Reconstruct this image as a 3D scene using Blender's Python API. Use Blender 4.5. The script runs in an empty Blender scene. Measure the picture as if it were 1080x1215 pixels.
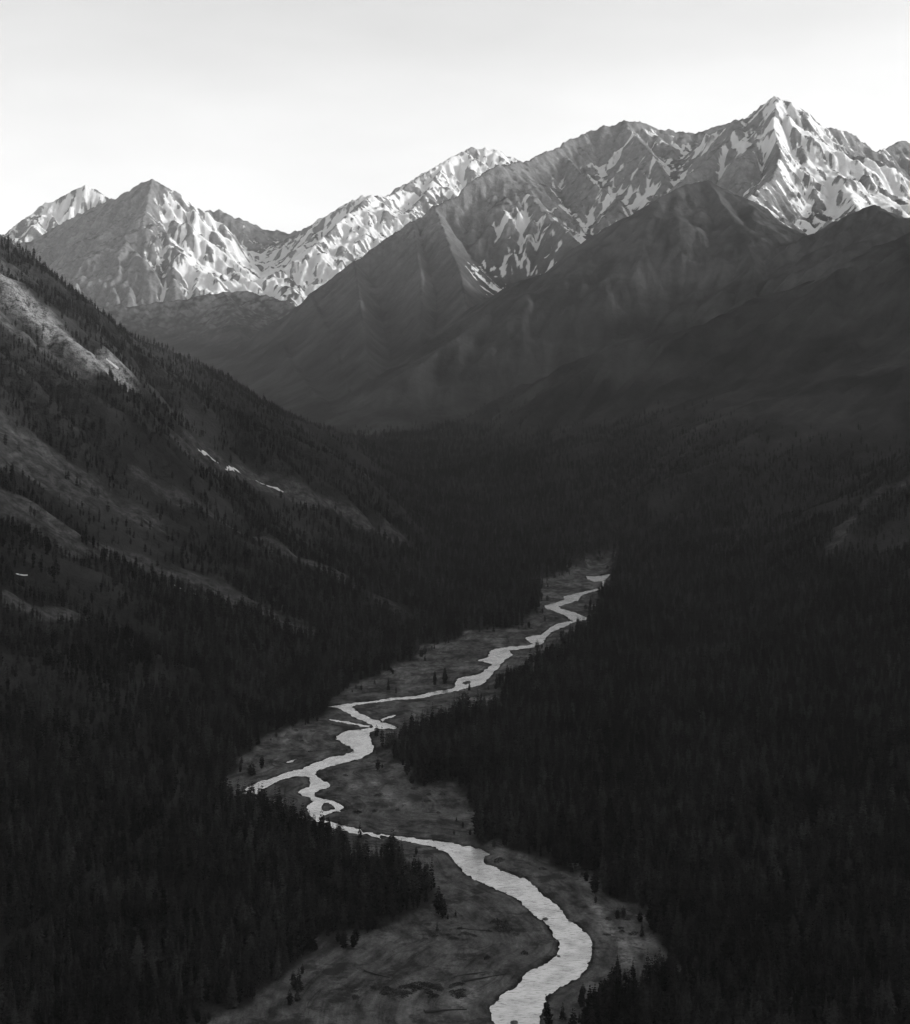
import bpy, bmesh, math, random
import numpy as np
from mathutils import Vector, Matrix, geometry

random.seed(7)
rng = np.random.default_rng(11)
S = bpy.context.scene
COL = S.collection
R = math.radians

# ------------------------------------------------------------------ camera
W0, H0, F0, HOR, CX, ZC = 1080.0, 1215.0, 1927.0, 435.0, 540.0, 310.0   # picture geometry: focal length in px, horizon row, camera height
cam_d = bpy.data.cameras.new('camera')
cam = bpy.data.objects.new('camera', cam_d)
COL.objects.link(cam)
cam.location = (0, 0, ZC)
cam.rotation_euler = (R(90), 0, 0)
cam_d.sensor_fit = 'VERTICAL'
cam_d.sensor_height = 24.0
cam_d.lens = 24.0 * F0 / H0
cam_d.shift_y = -(H0 / 2 - HOR) / H0
cam_d.clip_start = 1.0
cam_d.clip_end = 60000
S.camera = cam

# ------------------------------------------------------------------ sky, sun, exposure
SUN_AZ, SUN_EL = 84.0, 18.0            # degrees: azimuth clockwise from +Y (the view direction)
SKY_STR = 0.15
w = bpy.data.worlds.new('World')
S.world = w
w.use_nodes = True
nt = w.node_tree
nt.nodes.clear()
def N(tree, kind, **kw):
    n = tree.nodes.new(kind)
    for k, v in kw.items():
        setattr(n, k, v)
    return n
wo = N(nt, 'ShaderNodeOutputWorld')
bg = N(nt, 'ShaderNodeBackground')
sky = N(nt, 'ShaderNodeTexSky')
sky.sky_type = 'NISHITA'
sky.sun_disc = False
sky.sun_elevation = R(SUN_EL)
sky.sun_rotation = R(SUN_AZ)
sky.altitude = 1500
sky.air_density = 1.0
sky.dust_density = 4.0
sky.ozone_density = 1.0
bw = N(nt, 'ShaderNodeRGBToBW')
tc = N(nt, 'ShaderNodeTexCoord')
mp = N(nt, 'ShaderNodeMapping')
mp.inputs['Scale'].default_value = (1.6, 1.6, 6.0)
cn = N(nt, 'ShaderNodeTexNoise')
cn.inputs['Scale'].default_value = 1.7
cn.inputs['Detail'].default_value = 7
cn.inputs['Roughness'].default_value = 0.55
cr = N(nt, 'ShaderNodeMapRange')
cr.inputs['From Min'].default_value = 0.35
cr.inputs['From Max'].default_value = 0.65
cr.inputs['To Min'].default_value = 0.92
cr.inputs['To Max'].default_value = 1.06
ml = N(nt, 'ShaderNodeMath', operation='MULTIPLY')
bg.inputs['Strength'].default_value = SKY_STR
nt.links.new(sky.outputs[0], bw.inputs[0])
nt.links.new(tc.outputs['Generated'], mp.inputs[0])
nt.links.new(mp.outputs[0], cn.inputs['Vector'])
nt.links.new(cn.outputs['Fac'], cr.inputs[0])
nt.links.new(bw.outputs[0], ml.inputs[0])
nt.links.new(cr.outputs[0], ml.inputs[1])
nt.links.new(ml.outputs[0], bg.inputs['Color'])
nt.links.new(bg.outputs[0], wo.inputs[0])

sun_d = bpy.data.lights.new('sun', 'SUN')
sun_d.energy = 1.6
sun_d.angle = R(4)
sun_d.color = (1.0, 1.0, 1.0)
sun = bpy.data.objects.new('sun', sun_d)
COL.objects.link(sun)
sd = Vector((math.sin(R(SUN_AZ)) * math.cos(R(SUN_EL)), math.cos(R(SUN_AZ)) * math.cos(R(SUN_EL)), math.sin(R(SUN_EL))))
sun.rotation_euler = sd.to_track_quat('Z', 'Y').to_euler()
sun.location = (3000, 0, 2500)

S.view_settings.view_transform = 'Standard'
S.view_settings.look = 'None'
S.view_settings.exposure = 1.12
S.view_settings.gamma = 1.0
S.view_settings.use_curve_mapping = False
S.render.engine = 'CYCLES'
S.cycles.volume_bounces = 1
S.cycles.max_bounces = 4
S.cycles.diffuse_bounces = 2
S.cycles.glossy_bounces = 2
S.cycles.use_denoising = True

# ------------------------------------------------------------------ noise
_rs = np.random.default_rng(5)
_perm = _rs.permutation(256).astype(np.int32)
_perm = np.concatenate([_perm, _perm, _perm])
_ang = _rs.random(256) * 2 * np.pi
_gx, _gy = np.cos(_ang).astype(np.float32), np.sin(_ang).astype(np.float32)
def perlin(x, y, seed=0):
    x = np.asarray(x, np.float32) + seed * 17.31
    y = np.asarray(y, np.float32) + seed * 5.77
    xi = np.floor(x).astype(np.int32); yi = np.floor(y).astype(np.int32)
    xf = x - xi; yf = y - yi
    xi &= 255; yi &= 255
    u = xf * xf * xf * (xf * (xf * 6 - 15) + 10)
    v = yf * yf * yf * (yf * (yf * 6 - 15) + 10)
    def g(ix, iy, dx, dy):
        h = _perm[_perm[ix] + iy]
        return _gx[h] * dx + _gy[h] * dy
    x1 = (xi + 1) & 255; y1 = (yi + 1) & 255
    a = g(xi, yi, xf, yf); b = g(x1, yi, xf - 1, yf)
    c = g(xi, y1, xf, yf - 1); d = g(x1, y1, xf - 1, yf - 1)
    return ((a + (b - a) * u) * (1 - v) + (c + (d - c) * u) * v) * 1.5
def fbm(x, y, octv=4, seed=0, gain=0.5):
    s = 0; a = 1.0
    for i in range(octv):
        s = s + a * perlin(x * 2 ** i, y * 2 ** i, seed + i * 3)
        a *= gain
    return s
def ridged(x, y, octv=4, seed=0, gain=0.5):
    s = 0; a = 1.0
    for i in range(octv):
        s = s + a * (1 - 2 * np.abs(perlin(x * 2 ** i, y * 2 ** i, seed + i * 3)))
        a *= gain
    return s
def sstep(a, b, x):
    t = np.clip((x - a) / (b - a), 0, 1)
    return t * t * (3 - 2 * t)

# ------------------------------------------------------------------ terrain height
def wp(px, py, D):
    return ((px - CX) / F0 * D, D, ZC + (HOR - py) / F0 * D)

_FY = np.array([-2000, 2300, 2700, 3600, 4500, 5500, 6500, 8000, 13500], float)
_FZ = np.array([0, 0, 16, 72, 125, 215, 330, 470, 700], float)
def floorz(Y):
    return np.interp(Y, _FY, _FZ).astype(np.float32)

P = lambda *pts: [wp(*p) for p in pts]
# (kind, crest polyline, slope)  kinds name the object the ground belongs to
SYS = [
 ('far', P((-400,250,10800),(-150,330,10500),(-40,300,10500),(15,275,10400),(60,245,10400),(85,226,10400),(100,220,10400),(115,226,10400),(128,238,10400),(160,262,10600)), .80),
 ('far', P((20,300,9900),(60,272,9800),(125,238,9600),(150,229,9500),(170,216,9420),(180,212,9400),(190,222,9420),(205,240,9500),(230,260,9800)), .85),
 ('far', P((180,212,9400),(172,250,9100),(150,290,8900),(138,315,8700),(160,345,8500)), .75),
 ('far', P((205,240,9500),(250,300,9100),(300,335,8800)), .62),
 ('far', P((230,258,10500),(240,250,10700),(250,248,10800),(265,250,10800),(290,262,10800),(310,270,11000),(345,277,11000),(380,262,10800),(410,242,10500),(430,233,10250),(440,231,10200),(460,234,10400),(490,215,10800),(530,190,11200),(552,178,11400),(565,174,11500),(585,176,11500),(610,188,11500),(640,200,11500),(720,215,11500),(900,230,11800)), .70),
 ('far', P((440,231,10200),(405,262,9700),(375,290,9300)), .55),
 ('far', P((530,190,11200),(500,235,10500),(470,270,10000)), .6),
 ('foothill', P((40,400,7300),(110,368,7600),(160,362,7700),(220,356,7800),(265,348,7900),(290,347,7950),(320,353,7900),(350,361,7800),(420,380,7800)), .42),
 ('foothill', P((265,348,7900),(280,390,7000),(300,430,6300)), .42),
 ('massif', P((262,485,5900),(285,452,6000),(300,430,6060),(330,397,6150),(345,378,6200),(370,352,6300),(395,330,6380),(420,309,6450),(450,290,6520),(490,263,6600),(515,245,6680),(540,230,6760),(570,207,6880),(590,198,6950)), 1.15),
 ('massif', P((590,198,6950),(630,190,7300),(660,177,7500),(680,163,7650),(700,156,7750),(725,147,7780),(740,141,7800),(765,147,7850),(790,155,7900),(820,156,7950),(850,150,8000),(880,146,8000)), .80),
 ('massif', P((615,215,7000),(640,245,6700),(690,290,6300)), .85),
 ('massif', P((670,185,7450),(700,215,7100),(730,235,6900)), .85),
 ('massif', P((745,150,7700),(775,185,7300),(790,210,7100)), .8),
 ('massif', P((420,309,6450),(428,365,5800),(435,420,5250),(440,470,4850),(445,500,4600)), .82),
 ('massif', P((490,263,6600),(500,330,6000),(500,400,5400),(505,460,4900)), .80),
 ('massif', P((370,352,6300),(395,400,5700),(410,450,5150),(420,495,4700)), .82),
 ('massif', P((330,397,6150),(345,430,5600),(375,470,5000),(400,500,4600)), .85),
 ('massif', P((515,245,6680),(545,320,6000),(555,370,5500),(545,430,5000),(540,490,4600)), .85),
 ('peak', P((850,160,7900),(875,147,7600),(900,129,7400),(912,118,7320),(921,114,7300),(933,117,7300),(945,126,7350),(960,137,7420),(975,150,7500),(990,152,7520),(1010,158,7600),(1027,170,7650),(1040,181,7700),(1052,177,7900),(1068,169,8000),(1100,175,8200),(1200,180,8500),(1500,190,9000)), .80),
 ('peak', P((900,129,7400),(870,162,7150),(840,188,6950),(812,212,6800),(795,232,6700)), .8),
 ('peak', P((921,114,7300),(918,150,7000),(926,185,6750),(915,215,6450),(890,232,6200)), .75),
 ('peak', P((960,137,7420),(985,190,7000),(1010,230,6600),(1015,245,6300)), .6),
 ('peak', P((1040,181,7700),(1080,230,7000),(1110,250,6500)), .6),
 ('spur', P((900,262,6000),(885,240,5950),(862,224,5850),(840,214,5700),(815,218,5650),(800,225,5600),(780,236,5550),(760,251,5500),(725,280,5450),(690,304,5400),(655,322,5300),(620,342,5250),(560,385,5000),(500,430,4800),(440,478,4650)), .62),
 ('spur', P((840,214,5700),(872,262,5350),(895,310,5050),(890,350,4800),(850,400,4500)), .6),
 ('right_hill', P((1500,130,4700),(1300,180,4800),(1150,235,5000),(1100,262,5000),(1062,256,5050),(1035,243,5200),(1000,262,5200),(960,290,5300),(925,325,5100),(890,352,4850),(840,385,4600)), .50),
 ('right_hill', P((1400,120,4000),(1200,220,4000),(1080,292,3900),(1000,338,3800),(920,385,3700),(850,425,3650),(790,470,3600)), .50),
 ('right_hill', P((1500,240,3300),(1250,350,3200),(1080,432,3000),(980,480,2950),(900,520,2900)), .40),
 ('right_hill', P((1400,380,2500),(1200,480,2400),(1080,568,2300),(1030,606,2200),(985,655,2080)), .5),
 ('left_hill', P((-420,60,2300),(-300,110,2300),(-100,215,2450),(-40,252,2500),(0,276,2550),(30,303,2600),(60,337,2650),(85,362,2700),(100,375,2750),(150,396,2850),(200,413,2950),(250,437,3100),(300,468,3300),(350,494,3500),(420,518,3700)), .72),
]
MAIN = [  # long valley walls: polyline (x,y,z above floor), reach, power
 ('left_hill', [(-1700,-900,850),(-1600,600,900),(-1500,1100,960),(-1400,1640,1000),(-1350,2150,1000),(-1330,2400,900)], 1290, 1.2),
 ('right_hill', [(1950,-900,1100),(1950,1500,1090),(2000,3000,1060),(2100,4200,1300)], 1640, 1.45),
]
KINDS = ['floor', 'far', 'foothill', 'massif', 'peak', 'spur', 'right_hill', 'left_hill']

def seg_eval(x, y, pts, fn):
    best = np.full(x.shape, -1e4, np.float32)
    for (x0, y0, z0), (x1, y1, z1) in zip(pts[:-1], pts[1:]):
        dx, dy = x1 - x0, y1 - y0
        t = np.clip(((x - x0) * dx + (y - y0) * dy) / (dx * dx + dy * dy + 1e-6), 0, 1)
        d = np.hypot(x - (x0 + t * dx), y - (y0 + t * dy))
        np.maximum(best, fn(z0 + t * (z1 - z0), d), out=best)
    return best

def base_height(x, y):
    """height and owner index at world x, y (flat float32 arrays)"""
    x = x.astype(np.float32); y = y.astype(np.float32)
    fz = floorz(y)
    wx = x + 60 * fbm(x / 700, y / 700, 3, 1)
    wy = y + 60 * fbm(x / 700, y / 700, 3, 9)
    rid = ridged(x / 420, y / 420, 4, 20)
    rmod = 1 + 0.16 * fbm(x / 900, y / 900, 2, 31)
    top = np.full(x.shape, -1e4, np.float32); own = np.zeros(x.shape, np.int8)
    acc = np.zeros(x.shape, np.float32)
    vals = []
    for kind, pts, s in SYS:
        far = pts[0][1] > 4500
        amp = {'far': 44.0, 'foothill': 14.0, 'massif': 26.0, 'peak': 46.0, 'spur': 22.0}.get(kind, 20.0)
        dmax = (900.0 if not far else 1600.0)
        xs = [p[0] for p in pts]; ys = [p[1] for p in pts]
        m = (x > min(xs) - dmax - 900) & (x < max(xs) + dmax + 900) & (y > min(ys) - dmax - 900) & (y < max(ys) + dmax + 900)
        h = np.full(x.shape, -1e4, np.float32)
        if m.any():
            X, Y = x[m], y[m]
            RI, RM, WX, WY = rid[m], rmod[m], wx[m], wy[m]
            def f(z, d, s=s, amp=amp, RI=RI, RM=RM):
                k = np.minimum(d / 160.0, 1.0)
                return z - s * d * RM + amp * k * (RI - 0.95) + 0.00006 * np.minimum(d, 500) ** 2
            # near the crest the exact line, further out the warped one
            wf = .35 if kind == 'massif' else 1.0
            WX = X + (WX - X) * wf; WY = Y + (WY - Y) * wf
            a = seg_eval(X, Y, pts, f)
            b = seg_eval(WX, WY, pts, f)
            crest = seg_eval(X, Y, pts, lambda z, d: -d)
            k = sstep(20, 260, -crest)
            h[m] = a * (1 - k) + b * k
        vals.append((KINDS.index(kind), h))
    for kind, pts, reach, pw in MAIN:
        def f(z, d):
            return z * np.maximum(1 - d / reach, 0) ** pw
        h = seg_eval(wx, wy, pts, f)
        h = h + (rid - .8) * np.clip(h / 5, 0, 13)
        h = np.where(h > 0.5, h + fz, fz - 60)
        vals.append((KINDS.index(kind), h.astype(np.float32)))
    for ki, h in vals:
        own = np.where(h > top, ki, own).astype(np.int8)
        top = np.maximum(top, h)
    for ki, h in vals:
        acc += np.exp(np.clip((h - top) / 9.0, -30, 0))
    top = top + 9.0 * np.log(acc) * 0.5
    # soft union with the valley floor: concave foot slopes
    k = 10 + 26 * sstep(2300, 4500, y)
    dlt = top - fz
    z = fz + k * np.logaddexp(0, np.clip(dlt / k, -40, 40)).astype(np.float32)
    z = np.where(dlt > 40 * k, top, z)
    z = z - k * 0.05
    own = np.where(dlt < 6, 0, own).astype(np.int8)
    return z.astype(np.float32), own, dlt.astype(np.float32)

# ---- erosion by many small runoff drops on a regular grid, to cut real gullies
CELL = 12.0
GX0, GY0, GNX, GNY = -4200.0, 400.0, 700, 1050
gx, gy = np.meshgrid(GX0 + CELL * np.arange(GNX), GY0 + CELL * np.arange(GNY))
gz, _o, _d = base_height(gx.ravel(), gy.ravel())
HB = gz.reshape(GNY, GNX) / CELL
Hh = HB.copy().astype(np.float64)
flow = np.zeros(Hh.size)
def erode(H, n, steps, rg):
    global flow
    ny, nx = H.shape
    px = rg.random(n) * (nx - 3) + 1; py = rg.random(n) * (ny - 3) + 1
    dx = np.zeros(n); dy = np.zeros(n)
    vel = np.ones(n); wat = np.ones(n); sed = np.zeros(n)
    Hf = H.ravel()
    alive = np.ones(n, bool)
    for s in range(steps):
        ix = px.astype(int); iy = py.astype(int)
        fx = px - ix; fy = py - iy
        i = iy * nx + ix
        h00 = Hf[i]; h10 = Hf[i + 1]; h01 = Hf[i + nx]; h11 = Hf[i + nx + 1]
        gxx = (h10 - h00) * (1 - fy) + (h11 - h01) * fy
        gyy = (h01 - h00) * (1 - fx) + (h11 - h10) * fx
        hc = h00 * (1 - fx) * (1 - fy) + h10 * fx * (1 - fy) + h01 * (1 - fx) * fy + h11 * fx * fy
        dx = dx * 0.25 - gxx * 0.75; dy = dy * 0.25 - gyy * 0.75
        l = np.hypot(dx, dy) + 1e-9
        dx /= l; dy /= l
        nxp = np.clip(px + dx, 1, nx - 2.001); nyp = np.clip(py + dy, 1, ny - 2.001)
        jx = nxp.astype(int); jy = nyp.astype(int); ax = nxp - jx; ay = nyp - jy
        j = jy * nx + jx
        hn = Hf[j] * (1 - ax) * (1 - ay) + Hf[j + 1] * ax * (1 - ay) + Hf[j + nx] * (1 - ax) * ay + Hf[j + nx + 1] * ax * ay
        dh = hn - hc
        cap = np.maximum(-dh, 0.01) * vel * wat * 2.2
        dep = np.where((sed > cap) | (dh > 0), np.where(dh > 0, np.minimum(dh, sed), (sed - cap) * 0.12), 0)
        ero = np.where((sed <= cap) & (dh <= 0), np.minimum((cap - sed) * 0.10, -dh * 0.5), 0)
        ero = np.maximum(ero, 0)
        delta = (dep - ero) * alive
        sed = sed + ero - dep
        for off, wgt in ((0, (1 - fx) * (1 - fy)), (1, fx * (1 - fy)), (nx, (1 - fx) * fy), (nx + 1, fx * fy)):
            Hf += np.bincount(i + off, weights=delta * wgt, minlength=Hf.size)
        flow += np.bincount(i, weights=alive * wat, minlength=Hf.size)
        vel = np.sqrt(np.maximum(vel * vel - dh * 4, 0.05)).clip(0, 4)
        wat *= 0.985
        px, py = nxp, nyp
        alive &= ~((dh > 0) & (sed <= 0))
    return Hf.reshape(ny, nx)
for b in range(5):
    Hh = erode(Hh, 70000, 42, rng)
# drop single-cell spikes
def blur(A):
    B = A.copy()
    B[1:-1, 1:-1] = (A[1:-1, 1:-1] * 4 + A[:-2, 1:-1] + A[2:, 1:-1] + A[1:-1, :-2] + A[1:-1, 2:]) / 8
    return B
DELTA = blur((Hh - HB)) * CELL
DELTA = np.clip(DELTA, -60, 40)
FLOW = blur(np.log1p(flow.reshape(GNY, GNX)))
# fade at the borders of the grid
e = np.minimum(np.minimum(gx - GX0, GX0 + CELL * (GNX - 1) - gx), np.minimum(gy - GY0, GY0 + CELL * (GNY - 1) - gy))
DELTA *= sstep(0, 200, e)
def bil(A, x, y):
    u = np.clip((x - GX0) / CELL, 0, GNX - 1.001); v = np.clip((y - GY0) / CELL, 0, GNY - 1.001)
    i = u.astype(int); j = v.astype(int)
    a = u - i; b = v - j
    a = a * a * (3 - 2 * a); b = b * b * (3 - 2 * b)
    return (A[j, i] * (1 - a) + A[j, i + 1] * a) * (1 - b) + (A[j + 1, i] * (1 - a) + A[j + 1, i + 1] * a) * b

def flat_pt(px, py, z=0.0):
    """point of the level valley floor seen at picture position px, py"""
    D = (ZC - z) * F0 / (py - HOR)
    return ((px - CX) / F0 * D, D)

# ---- the river and the bars, traced on the valley floor
def zp(ox, oy, sc, pts):
    return [flat_pt(ox + a / sc, oy + b / sc) for a, b in pts]
RIV = [
 zp(450, 920, 3.086, [(0,217),(100,240),(200,260),(240,275),(270,300),(300,345),(350,380),(430,415),(500,445),(540,480),(580,520),(610,540),(630,570),(655,605),(655,640),(640,665),(600,690),(545,715),(500,770),(440,810),(405,850),(412,885),(430,910),(470,985),(560,1100),(760,1100),(640,985),(582,910),(595,860),(625,800),(665,770),(720,745),(760,710),(780,640),(775,600),(745,560),(700,535),(688,520),(660,480),(610,445),(570,405),(530,375),(470,355),(400,325),(378,315),(385,292),(410,287),(360,265),(280,250),(200,237),(100,225),(0,212)]),
 zp(280, 820, 5.4, [(925,945),(850,920),(740,905),(640,880),(530,835),(480,800),(455,740),(490,710),(480,680),(420,665),(400,650),(420,625),(470,610),(485,590),(470,560),(440,540),(380,548),(320,560),(270,572),(200,610),(140,655),(50,655),(50,630),(90,605),(150,580),(240,550),(290,530),(330,520),(420,497),(500,460),(610,420),(690,405),(760,385),(735,355),(680,325),(640,310),(640,290),(670,270),(740,245),(800,245),(880,228),(870,212),(820,190),(760,170),(720,140),(650,105),(555,100),(555,95),(650,88),(720,78),(850,65),(960,52),(1080,38),(1090,44),(960,62),(850,75),(770,88),(745,100),(770,125),(830,158),(905,185),(1040,230),(1020,238),(920,240),(870,258),(850,285),(870,320),(885,350),(870,390),(800,430),(700,458),(600,480),(540,500),(510,520),(520,550),(560,570),(585,580),(603,605),(580,622),(530,635),(503,655),(515,675),(560,690),(620,700),(670,720),(690,745),(670,768),(620,775),(560,795),(540,815),(640,845),(750,875),(850,905),(930,922)]),
 zp(440, 660, 3.6, [(40,610),(100,602),(180,597),(240,583),(300,572),(362,560),(360,540),(375,518),(420,510),(465,503),(500,475),(515,462),(490,452),(455,446),(480,436),(500,430),(512,402),(540,392),(600,385),(665,380),(690,374),(672,358),(660,347),(690,338),(725,335),(745,322),(770,300),(800,285),(860,276),(830,252),(780,232),(745,221),(740,210),(790,198),(828,182),(822,172),(880,157),(930,146),(972,136),(984,128),(990,118),(988,104),(1000,104),(1000,120),(990,134),(968,146),(900,166),(888,188),(830,206),(803,213),(815,224),(870,238),(925,262),(915,275),(870,280),(830,300),(780,318),(750,345),(735,372),(700,388),(640,397),(590,402),(605,420),(575,440),(545,475),(520,500),(480,545),(430,558),(370,574),(310,585),(240,600),(180,608),(100,614),(40,622)]),
 zp(440, 660, 3.6, [(918,84),(960,85),(996,80),(1030,70),(1035,85),(990,106),(955,108),(928,98)]),
 zp(280, 820, 5.4, [(925,183),(960,165),(1020,152),(1030,158),(970,172),(935,190)]),
 zp(280, 820, 5.4, [(600,178),(660,185),(740,198),(810,212),(860,218),(850,228),(790,222),(740,208),(650,195),(605,188)]),
 zp(280, 820, 5.4, [(325,455),(350,442),(385,430),(388,438),(350,458),(330,464)]),
]
ISLE = [zp(280, 820, 5.4, [(560,712),(600,712),(635,735),(640,755),(600,765),(555,772),(540,745)]),
        zp(440, 660, 3.6, [(385,545),(395,535),(420,528),(435,538),(410,548)])]
GR = [
 [flat_pt(*p) for p in [(150,1260),(240,1205),(330,1165),(390,1125),(450,1100),(515,1075),(512,1045),(485,1025),(440,1012),(395,1000),(365,985),(330,965),(290,962),(262,950),(288,905),(310,880),(350,862),(395,848),(398,828),(440,800),(498,785),(505,768),(560,752),(622,742),(648,715),(640,690),(680,676),(700,668),(730,664),(728,690),(708,715),(694,745),(648,775),(600,810),(582,838),(520,855),(475,868),(455,885),(462,905),(500,922),(560,945),(552,975),(570,1002),(640,1012),(700,1045),(735,1070),(790,1105),(800,1140),(770,1165),(720,1190),(680,1215),(665,1260),(660,1330),(130,1330)]],
]
def inside(x, y, poly):
    c = np.zeros(x.shape, bool)
    n = len(poly)
    for i in range(n):
        x0, y0 = poly[i]; x1, y1 = poly[(i + 1) % n]
        if y0 == y1: continue
        cond = ((y0 > y) != (y1 > y)) & (x < (x1 - x0) * (y - y0) / (y1 - y0) + x0)
        c ^= cond
    return c
def pdist(x, y, poly, closed=True):
    best = np.full(x.shape, 1e9, np.float32)
    n = len(poly)
    for i in range(n if closed else n - 1):
        x0, y0 = poly[i][:2]; x1, y1 = poly[(i + 1) % n][:2]
        dx, dy = x1 - x0, y1 - y0
        t = np.clip(((x - x0) * dx + (y - y0) * dy) / (dx * dx + dy * dy + 1e-6), 0, 1)
        np.minimum(best, np.hypot(x - x0 - t * dx, y - y0 - t * dy), out=best)
    return best
def rough_poly(poly, step=1.6, amp=1.5, seed=3):
    """subdivide an outline and roughen it like a real bank"""
    out = []
    n = len(poly)
    for i in range(n):
        a = np.array(poly[i]); b = np.array(poly[(i + 1) % n])
        m = max(1, int(np.linalg.norm(b - a) / step))
        for k in range(m):
            q = a + (b - a) * k / m
            nx_ = float(fbm(np.array([q[0] / 7.]), np.array([q[1] / 11.]), 4, seed, .65)[0]) * amp
            ny_ = float(fbm(np.array([q[0] / 7.]), np.array([q[1] / 11.]), 4, seed + 9, .65)[0]) * amp * 2.0
            out.append((q[0] + nx_, q[1] + ny_))
    return out
WATER_Z = -0.3
def river_sd(x, y):
    """signed distance to the water: negative inside"""
    sdv = np.full(x.shape, 1e3, np.float32)
    m = (y > 600) & (y < 2900) & (np.abs(x) < 420)
    if m.any():
        X, Y = x[m], y[m]
        s = np.full(X.shape, 1e3, np.float32)
        for poly in RIV:
            d = pdist(X, Y, poly); ins = inside(X, Y, poly)
            s = np.minimum(s, np.where(ins, -d, d))
        for poly in ISLE:
            d = pdist(X, Y, poly); ins = inside(X, Y, poly)
            s = np.where(ins, d, s)
        sdv[m] = s
    return sdv
def bar_sd(x, y):
    sdv = np.full(x.shape, -1e3, np.float32)
    m = (y > 350) & (y < 2900) & (np.abs(x) < 700)
    if m.any():
        X, Y = x[m], y[m]
        wX = X + 13 * fbm(X / 34, Y / 60, 4, 71); wY = Y + 26 * fbm(X / 34, Y / 60, 4, 77)
        s = np.full(X.shape, -1e3, np.float32)
        for poly in GR:
            d = pdist(wX, wY, poly); ins = inside(wX, wY, poly)
            s = np.maximum(s, np.where(ins, d, -d))
        sdv[m] = s
    return sdv

def height(x, y, full=False):
    x = np.asarray(x, np.float32); y = np.asarray(y, np.float32)
    z, own, dlt = base_height(x, y)
    dl = bil(DELTA, x, y)
    near = sstep(2600, 4200, y)
    on_slope = sstep(6, 60, dlt)
    calm = np.where(own == KINDS.index('spur'), .35, np.where(own == KINDS.index('massif'), .35 + .6 * sstep(650, 900, z), 1.0))
    z = z + dl * on_slope * (0.55 + 0.45 * near) * calm
    # fine rock relief
    far = sstep(4500, 6000, y)
    rough = np.where(calm < 1, .25 + .75 * np.clip((calm - .35) / .6, 0, 1), 1.0)
    z = z + on_slope * far * rough * (9 * (ridged(x / 95, y / 95, 3, 50) - .3) + 3.0 * fbm(x / 24, y / 24, 2, 60))
    z = z + on_slope * (1 - far) * (3.5 * fbm(x / 60, y / 60, 3, 55))
    rs = river_sd(x, y); bs = bar_sd(x, y)
    on_bar = sstep(-15, 25, bs)
    valley = (1 - on_slope)
    z = z + valley * (1 - on_bar) * (1.6 * fbm(x / 45, y / 45, 3, 80) + 1.2 + 6 * sstep(0, 150, -bs) * (0.6 + fbm(x / 160, y / 160, 2, 83)))
    bar = 0.35 + 0.5 * fbm(x / 22, y / 40, 4, 90) + 0.25 * ridged(x / 30, y / 70, 3, 95)
    bank = WATER_Z - 0.12 + np.clip(rs, 0, 12) * 0.10
    zb = np.where(rs < 0, WATER_Z - 0.9, np.minimum(np.maximum(bar, WATER_Z + .15), bank + 0.25 * np.clip(rs, 0, 1)))
    z = np.where(bs > -400, np.minimum(z, floorz(y) + 3 + np.maximum(-bs - 25, 0) * 0.75), z)
    z = np.where((bs > -15) & (rs < 900), z * (1 - on_bar) + zb * on_bar, z)
    z = np.where(rs < 0, WATER_Z - 0.9, z)
    if full:
        return z, own, dlt, rs, bs
    return z

# ---- snow: how much the place favours snow, blobs in world space
def blob(px, py, D, r, v):
    X, Y, _ = wp(px, py, D)
    return (X, Y, r, v)
SNOW = [
 # bright right flanks of the far peaks, the bowl and the crest behind it
 blob(75, 250, 10300, 420, .6), blob(110, 235, 10300, 300, .5), blob(30, 285, 10200, 300, .4),
 blob(205, 262, 9300, 330, .55), blob(235, 300, 9100, 420, .45), blob(270, 320, 8900, 400, .5), blob(180, 330, 8800, 300, .2),
 blob(300, 290, 9900, 600, .75), blob(350, 315, 9300, 600, .8), blob(400, 300, 9800, 500, .6), blob(350, 345, 8800, 350, .6), blob(315, 335, 8900, 300, .5), blob(385, 330, 8800, 300, .5), blob(330, 350, 8500, 300, .4), blob(290, 335, 8700, 250, .35),
 blob(460, 250, 10400, 500, .45), blob(530, 210, 11000, 500, .6), blob(580, 185, 11400, 400, .7), blob(420, 250, 10300, 250, .1),
 blob(110, 300, 9300, 520, -.75), blob(90, 340, 8900, 500, -.8), blob(150, 255, 9250, 160, -.6), blob(265, 252, 10800, 110, -.6),
 # massif face
 blob(560, 230, 6700, 200, -.3), blob(600, 230, 6800, 150, -.15), blob(625, 262, 6700, 170, .22), blob(650, 290, 6500, 240, .33), blob(700, 270, 6600, 240, .28), blob(592, 255, 6650, 80, .25),
 blob(600, 322, 6200, 110, .36), blob(660, 200, 7300, 200, .04), blob(770, 225, 6950, 200, .6), blob(745, 215, 7100, 240, .25),
 blob(810, 180, 7500, 260, .34), blob(720, 180, 7500, 180, .06), blob(845, 170, 7500, 220, .36), blob(745, 165, 7600, 160, -.1),
 # main peak
 blob(940, 150, 7150, 230, .60), blob(960, 190, 6900, 300, .60), blob(1000, 185, 7100, 330, .65), blob(1040, 215, 7000, 350, .65),
 blob(980, 230, 6500, 230, .50), blob(950, 290, 6050, 220, .62), blob(925, 318, 5800, 120, .45), blob(1070, 190, 7900, 300, .4),
 blob(1040, 235, 6500, 260, .6), blob(905, 250, 6300, 200, .35), blob(865, 180, 7050, 90, .40),
 blob(885, 165, 7150, 200, -.35), blob(880, 200, 6750, 180, -.25), blob(930, 250, 6300, 90, -.25),
]
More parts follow.
